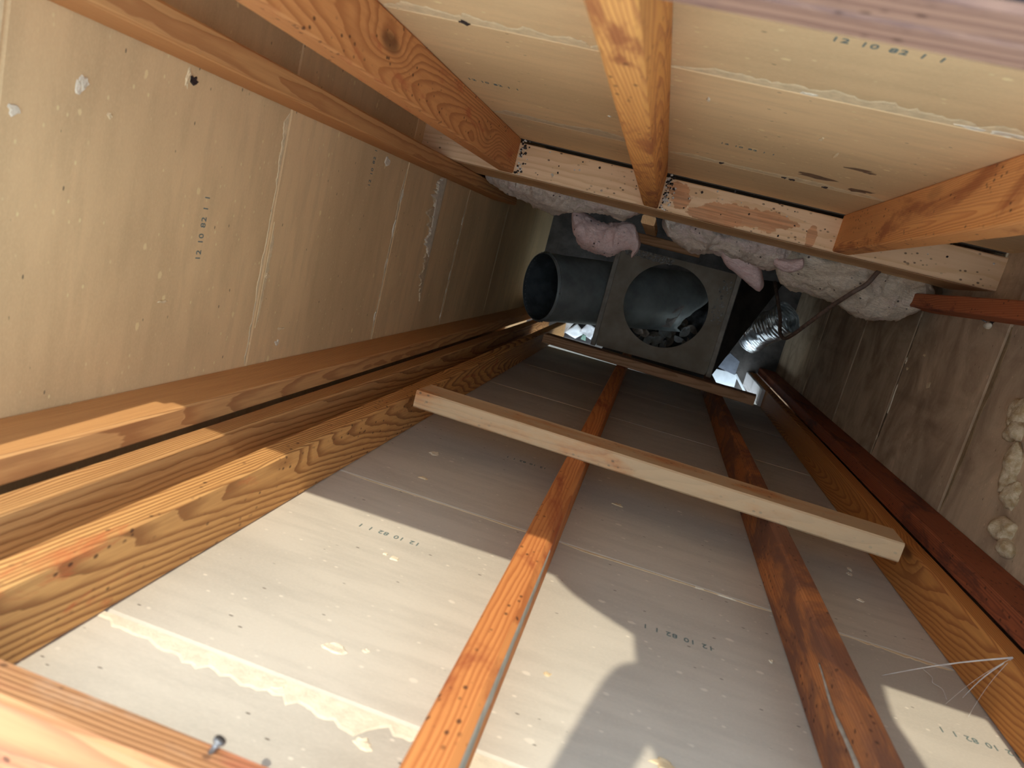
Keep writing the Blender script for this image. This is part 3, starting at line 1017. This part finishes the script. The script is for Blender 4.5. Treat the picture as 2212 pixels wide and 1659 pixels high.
# dark heap of soot and debris the leaves lie on
bm = bmesh.new()
nx, ny = 40, 20
g_ = [[None] * (ny + 1) for _ in range(nx + 1)]
for i in range(nx + 1):
    for j in range(ny + 1):
        x, y = .52 + .50 * i / nx, .03 + .40 * j / ny
        e = min(i, nx - i, j, ny - j)
        h = min(1, e / 4) * (.095 + .05 * noise.fractal(Vector((x * 14, y * 14, 2)), .8, 2, 4))
        g_[i][j] = bm.verts.new((x, y, max(0, h)))
for i in range(nx):
    for j in range(ny):
        bm.faces.new((g_[i][j], g_[i + 1][j], g_[i + 1][j + 1], g_[i][j + 1]))
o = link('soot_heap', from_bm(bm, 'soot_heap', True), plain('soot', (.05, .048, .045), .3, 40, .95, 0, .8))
o['kind'] = 'stuff'
tag(o, 'low dark heap of soot and debris under the leaves', 'debris')
bm = bmesh.new()
tube_bm(bm, [(.838, .135, .10), (.842, .20, .135), (.845, .262, .15)], .005, 8)
tag(link('twig', from_bm(bm, 'twig', True), plain('twig_pale', (.42, .38, .32), .2, 40, .8)), 'thin pale straight twig among the leaves under the hole', 'twig')

# ------------------------------------------------------------------ things at the bottom right
M_white = plain('white_trim_paint', (.72, .74, .72), .06, 30, .45, 0, .05)
M_stud_daylight = wood('stud_foot_daylight', (.62, .60, .58), (.46, .42, .38), seed=30.0, ring=110, tilt=(1, 1.4), knots=.1)  # pale colour stands for daylight from the gap on the stud foot
tr = empty('white_trim', (1.17, .05, .30))
tag(tr, 'white metal trim piece lying at the bottom right under the dark crosspiece', 'trim')
bm = bmesh.new()
box_bm(bm, (1.14, .055, .33), (.13, .075, .008), Euler((.12, 0, .05)).to_matrix(), .002)
add_child(link('trim_face', from_bm(bm, 'trim_face'), M_white), tr)
bm = bmesh.new()
box_bm(bm, (1.225, .055, .335), (.012, .105, .022), Euler((.12, 0, .75)).to_matrix(), .002)
add_child(link('trim_lip', from_bm(bm, 'trim_lip'), M_white), tr)
bm = bmesh.new()
box_bm(bm, (1.062, .082, .36), (.030, .008, .016), Euler((0, .2, -.2)).to_matrix(), .002)
add_child(link('trim_clip', from_bm(bm, 'trim_clip'), M_white), tr)
bm = bmesh.new()
box_bm(bm, (1.14, .055, .16), (.05, .05, .33))
add_child(link('trim_leg', from_bm(bm, 'trim_leg'), M_black), tr)
stud('daylit_stud_plank', 'added pale plank imitating gap daylight on the foot of the amber stud, bottom right', 1.290, 1.306, .004, .086, 0, .66, M_stud_daylight, 46, cat='plank')  # added plank, its whiteness imitates gap daylight on the stud face
sheet('grey_card', 'dark grey bent card between the white trim and the foil duct', [(1.085, .105, .34), (1.190, .085, .34), (1.185, .165, .40), (1.125, .195, .42)], .003, plain('card_grey', (.15, .16, .18), .2, 14, .8), 'card')
# crumpled flexible foil duct
fo = empty('foil_duct', (1.25, .32, .42))
tag(fo, 'shiny ribbed foil duct at the bottom right beside the cable', 'duct')
A, B = Vector((1.315, .440, .56)), Vector((1.195, .285, .38))
axf = (B - A).normalized()
u1 = axf.cross(Vector((0, 0, 1))).normalized()
u2 = axf.cross(u1)
bm = bmesh.new()
rings = []
ns = 64
for i in range(ns + 1):
    t = i / ns
    c = A.lerp(B, t)
    r_ = .074 + .0014 * sin(t * 2 * pi * 16)
    rings.append([])
    for k in range(40):
        a = 2 * pi * k / 40
        d = u1 * cos(a) + u2 * sin(a)
        q = c + d * r_
        rings[-1].append(bm.verts.new(q + d * (.012 * noise.noise(q * 14) + .005 * noise.noise(q * 40))))
for i in range(ns):
    for k in range(40):
        j = (k + 1) % 40
        bm.faces.new((rings[i][k], rings[i][j], rings[i + 1][j], rings[i + 1][k]))
add_child(link('foil_sleeve', from_bm(bm, 'foil_sleeve', True), plain('foil_shiny', (.75, .77, .76), .1, 30, .28, .95, .3)), fo)
bm = bmesh.new()
rim_p = [B + (u1 * cos(2 * pi * k / 40) + u2 * sin(2 * pi * k / 40)) * .070 for k in range(41)]
tube_bm(bm, rim_p, .005, 8)
add_child(link('foil_rim', from_bm(bm, 'foil_rim', True), plain('foil_edge', (.6, .6, .58), .1, 30, .4, .7)), fo)
# a support block so that the duct rests on something
lying('rubble_block', 'dark block of rubble under the foil duct', (1.25, .33, .0), (1.25, .33, .33), .14, .14, M_black, 44, cat='block')
# papers lying in the gap at the lower left
M_paper = plain('paper_white', (.80, .80, .76), .08, 25, .9, 0, .1)
M_paper2 = plain('paper_printed', (.74, .72, .68), .10, 60, .9, 0, .1, col2=(.55, .52, .50))
for k, (nm, lab, q, m_) in enumerate((
        ('crumpled_paper', 'crumpled white paper at the lower left gap beside the panel, nearest the crosspiece', [(.235, .03, .04), (.31, .012, .05), (.36, .058, .075), (.30, .10, .06)], M_paper),
        ('crumpled_paper', 'printed white leaflet with dark marks in the lower left gap', [(.325, .058, .08), (.40, .03, .06), (.42, .10, .07), (.36, .12, .09)], M_paper2),
        ('plastic_scrap', 'small green plastic scrap on the paper in the lower left gap', [(.345, .022, .085), (.375, .018, .085), (.37, .05, .095), (.35, .055, .095)], plain('green_plastic', (.16, .25, .18), .1, 20, .5)),
        ('cloth_scrap', 'grey streaked cloth scrap left of the paper in the lower left gap', [(.19, .04, .06), (.24, .02, .06), (.29, .11, .09), (.22, .12, .09)], plain('cloth_grey', (.50, .47, .42), .2, 18, .9)))):
    bm = bmesh.new()
    qa = [Vector(p) for p in q]
    G = [[None] * 9 for _ in range(9)]
    for i in range(9):
        for j in range(9):
            s, t = i / 8, j / 8
            p = qa[0].lerp(qa[1], s).lerp(qa[3].lerp(qa[2], s), t)
            p.z += .012 * noise.noise(Vector((p.x * 30 + k, p.y * 30, 1)))
            G[i][j] = bm.verts.new(p)
    for i in range(8):
        for j in range(8):
            bm.faces.new((G[i][j], G[i + 1][j], G[i + 1][j + 1], G[i][j + 1]))
    o = link(nm, from_bm(bm, nm, True), m_)
    s_ = o.modifiers.new('thick', 'SOLIDIFY')
    s_.thickness = .0015
    tag(o, lab, 'scrap')
lying('rubble_block', 'flat rubble block under the papers in the lower left gap', (.20, .06, .015), (.42, .06, .015), .03, .12, M_black, 45, cat='block')

# ------------------------------------------------------------------ long nail with a gypsum crumb on the right wall
nl = empty('long_nail', (1.43, .557, 2.36))
tag(nl, 'thin nail with a white gypsum crumb on the right wall below the red stud', 'nail')
bm = bmesh.new()
tube_bm(bm, [(1.437, .557, 2.372), (1.405, .573, 2.345)], .0016, 8)
add_child(link('nail_shank', from_bm(bm, 'nail_shank', True), M_nail), nl)
me = lump(None, (1.430, .556, 2.372), (.006, .008, .016), M_gyp, 3, 'gypsum_crumb', .4, 2, 60)
add_child(link('gypsum_crumb', me, M_gyp), nl)

# nails in the front plate and the upper stud
for k, (nm, lab, p, q) in enumerate((
        ('bent_nail', 'bent shiny nail driven into the bottom left plate', (.490, .078, 3.800), (.497, .0975, 3.795)),
        ('bent_nail', 'thin dark nail poking out of the knotty upper left stud at the top edge', (.256, .700, 3.66), (.272, .690, 3.63)))):
    bm = bmesh.new()
    p, q = Vector(p), Vector(q)
    tube_bm(bm, [p, p.lerp(q, .8), q], .0022, 8)
    tube_bm(bm, [q, q + (q - p).normalized() * .002], .0045, 10)
    tag(link(nm, from_bm(bm, nm, True), M_nail), lab, 'nail')

# ------------------------------------------------------------------ cobweb on the amber stud
bm = bmesh.new()
hub = Vector((1.312, .0925, 3.135))
ends = [(1.166, .002, 3.128), (1.253, .002, 3.057), (1.246, .002, 3.153), (1.285, .002, 3.113), (1.270, .002, 3.17)]
for k, e in enumerate(ends):
    e = Vector(e)
    pts = [hub.lerp(e, t / 8) + Vector((0, 0, -.006 * sin(pi * t / 8))) for t in range(9)]
    tube_bm(bm, pts, [(.0012 if k in (0, 3) else .00016) * (1 - .75 * t / 8) + .00012 for t in range(9)], 5)
pts = smooth_path([(1.245, .004, 3.062), (1.250, .006, 3.085), (1.247, .004, 3.10), (1.254, .006, 3.115), (1.252, .004, 3.14)], 6)
tube_bm(bm, pts, .0006, 5)
tag(link('cobweb', from_bm(bm, 'cobweb', True), plain('web_silk', (.72, .68, .62), .1, 90, .7)), 'dusty cobweb strung from the amber stud to the front wall at bottom right', 'cobweb')

# ------------------------------------------------------------------ the person on the roof whose shadow falls into the chase
def person():
    V, E, Rd = [], [], []

    def add(p, r, par=None):
        V.append(p)
        Rd.append(r if isinstance(r, tuple) else (r, r))
        if par is not None:
            E.append((par, len(V) - 1))
        return len(V) - 1
    pel = add((1.02, 1.03, 4.03), (.185, .12))
    bel = add((1.02, 1.00, 4.20), (.175, .12), pel)
    che = add((1.02, .97, 4.42), (.18, .12), bel)
    upc = add((1.02, .95, 4.58), (.15, .10), che)
    nec = add((1.01, .92, 4.70), (.055, .055), upc)
    jaw = add((1.005, .875, 4.76), (.062, .062), nec)
    hea = add((1.00, .855, 4.83), (.080, .092), jaw)
    add((1.00, .86, 4.91), (.060, .07), hea)
    # right arm (towards -x), reaching over the opening
    sh = add((.985, .96, 4.62), (.05, .05), upc)
    el = add((.862, .94, 4.315), (.048, .048), sh)
    wr = add((.785, .74, 4.375), (.032, .032), el)
    ha = add((.762, .680, 4.40), (.036, .020), wr)
    for dx, dz, l in ((-.024, .012, .052), (-.008, .018, .062), (.008, .018, .058), (.022, .012, .048)):
        f1 = add((.760 + dx, .655, 4.410 + dz * .3), (.0095, .0095), ha)
        f2 = add((.758 + dx * 1.1, .655 - l * .6, 4.410), (.0085, .0085), f1)
        add((.756 + dx * 1.1, .655 - l, 4.396), (.007, .007), f2)
    t1 = add((.797, .665, 4.388), (.011, .011), ha)
    add((.807, .640, 4.376), (.009, .009), t1)
    # left arm resting at the side
    sh2 = add((1.165, .97, 4.60), (.06, .06), upc)
    el2 = add((1.165, 1.02, 4.36), (.045, .045), sh2)
    wr2 = add((1.155, .94, 4.14), (.030, .030), el2)
    ha2 = add((1.150, .915, 4.07), (.022, .036), wr2)
    for dy in (-.024, -.008, .008, .022):
        f1 = add((1.148, .905 + dy, 4.03), (.0095, .0095), ha2)
        f2 = add((1.140, .902 + dy, 4.00), (.0085, .0085), f1)
        add((1.128, .902 + dy, 3.985), (.007, .007), f2)
    t1 = add((1.140, .875, 4.055), (.011, .011), ha2)
    add((1.132, .862, 4.03), (.009, .009), t1)
    # legs
    for s in (-1, 1):
        hp = add((1.02 + s * .10, 1.03, 3.93), (.095, .095), pel)
        kn = add((1.02 + s * .115, 1.02, 3.54), (.062, .062), hp)
        an = add((1.02 + s * .12, 1.06, 3.19), (.042, .042), kn)
        he = add((1.02 + s * .12, 1.06, 3.138), (.042, .036), an)
        add((1.02 + s * .13, .90, 3.13), (.040, .028), he)
    me = bpy.data.meshes.new('person_body')
    me.from_pydata(V, E, [])
    o = bpy.data.objects.new('tmp_person', me)
    col.objects.link(o)
    sk = o.modifiers.new('skin', 'SKIN')
    sk.use_smooth_shade = True
    for i, r in enumerate(Rd):
        me.skin_vertices[0].data[i].radius = r
    me.skin_vertices[0].data[0].use_root = True
    ss = o.modifiers.new('sub', 'SUBSURF')
    ss.levels = ss.render_levels = 2
    dg = bpy.context.evaluated_depsgraph_get()
    m2 = bpy.data.meshes.new_from_object(o.evaluated_get(dg))
    bpy.data.objects.remove(o)
    m2.name = 'person'
    mats = [plain('jeans', (.035, .050, .085), .2, 60, .9), plain('work_shirt', (.075, .10, .14), .2, 40, .9), plain('skin', (.50, .32, .23), .08, 20, .6), plain('boot_leather', (.05, .035, .025), .2, 30, .6)]
    for mm in mats:
        m2.materials.append(mm)
    for p in m2.polygons:
        c = p.center
        if c.z > 4.70 or (c.y < .73 and c.z > 4.2) or (c.x > 1.09 and c.z < 4.14 and c.y < .93 and c.z > 3.9):
            p.material_index = 2
        elif c.z > 4.06:
            p.material_index = 1
        elif c.z < 3.17:
            p.material_index = 3
        p.use_smooth = True
    root = empty('person', (1.02, 1.03, 3.1))
    tag(root, 'person in dark blue standing behind the top right plate, reaching over the opening', 'person')
    add_child(link('body', m2, None), root)
    # flared hem of the jacket
    bm = bmesh.new()
    prev = None
    for (zz, cx_, rx, ry) in ((4.34, 1.02, .172, .125), (4.235, 1.02, .180, .13), (4.20, 1.008, .196, .14), (4.175, .992, .216, .15), (4.155, .975, .236, .155), (4.13, .955, .258, .16), (4.06, .93, .285, .165), (3.98, .92, .29, .165)):
        ring = [bm.verts.new((cx_ + rx * cos(2 * pi * k / 40), 1.0 + ry * sin(2 * pi * k / 40), zz)) for k in range(40)]
        if prev:
            for k in range(40):
                bm.faces.new((prev[k], prev[(k + 1) % 40], ring[(k + 1) % 40], ring[k]))
        prev = ring
    jk = link('jacket_hem', from_bm(bm, 'jacket_hem', True), mats[1])
    sm_ = jk.modifiers.new('thick', 'SOLIDIFY')
    sm_.thickness = .004
    add_child(jk, root)
    # hair and face
    bm = bmesh.new()
    bmesh.ops.create_icosphere(bm, subdivisions=3, radius=1)
    bmesh.ops.delete(bm, geom=[v for v in bm.verts if v.co.z < -.15 and v.co.y < .35], context='VERTS')
    for v in bm.verts:
        v.co = Vector((1.00 + v.co.x * .088, .872 + v.co.y * .092, 4.865 + v.co.z * .095))
    add_child(link('hair', from_bm(bm, 'hair', True), plain('hair_brown', (.05, .032, .02), .2, 60, .8)), root)
    bm = bmesh.new()
    bmesh.ops.create_icosphere(bm, subdivisions=2, radius=1, matrix=Matrix.Translation((1.0, .768, 4.80)) @ Matrix.Diagonal((.012, .022, .024, 1)))
    add_child(link('nose', from_bm(bm, 'nose', True), mats[2]), root)
    for s in (-1, 1):
        bm = bmesh.new()
        bmesh.ops.create_icosphere(bm, subdivisions=2, radius=.011, matrix=Matrix.Translation((1.0 + s * .030, .782, 4.835)))
        add_child(link('eye', from_bm(bm, 'eye', True), plain('eye_dark', (.05, .04, .03), .1, 20, .3)), root)
        bm = bmesh.new()
        bmesh.ops.create_icosphere(bm, subdivisions=2, radius=1, matrix=Matrix.Translation((1.0 + s * .082, .865, 4.82)) @ Matrix.Diagonal((.010, .022, .032, 1)))
        add_child(link('ear', from_bm(bm, 'ear', True), mats[2]), root)
    bm = bmesh.new()
    box_bm(bm, (1.003, .792, 4.765), (.042, .010, .009), bev=.003)
    add_child(link('mouth', from_bm(bm, 'mouth', True), plain('lips', (.36, .15, .12), .1, 20, .6)), root)


person()
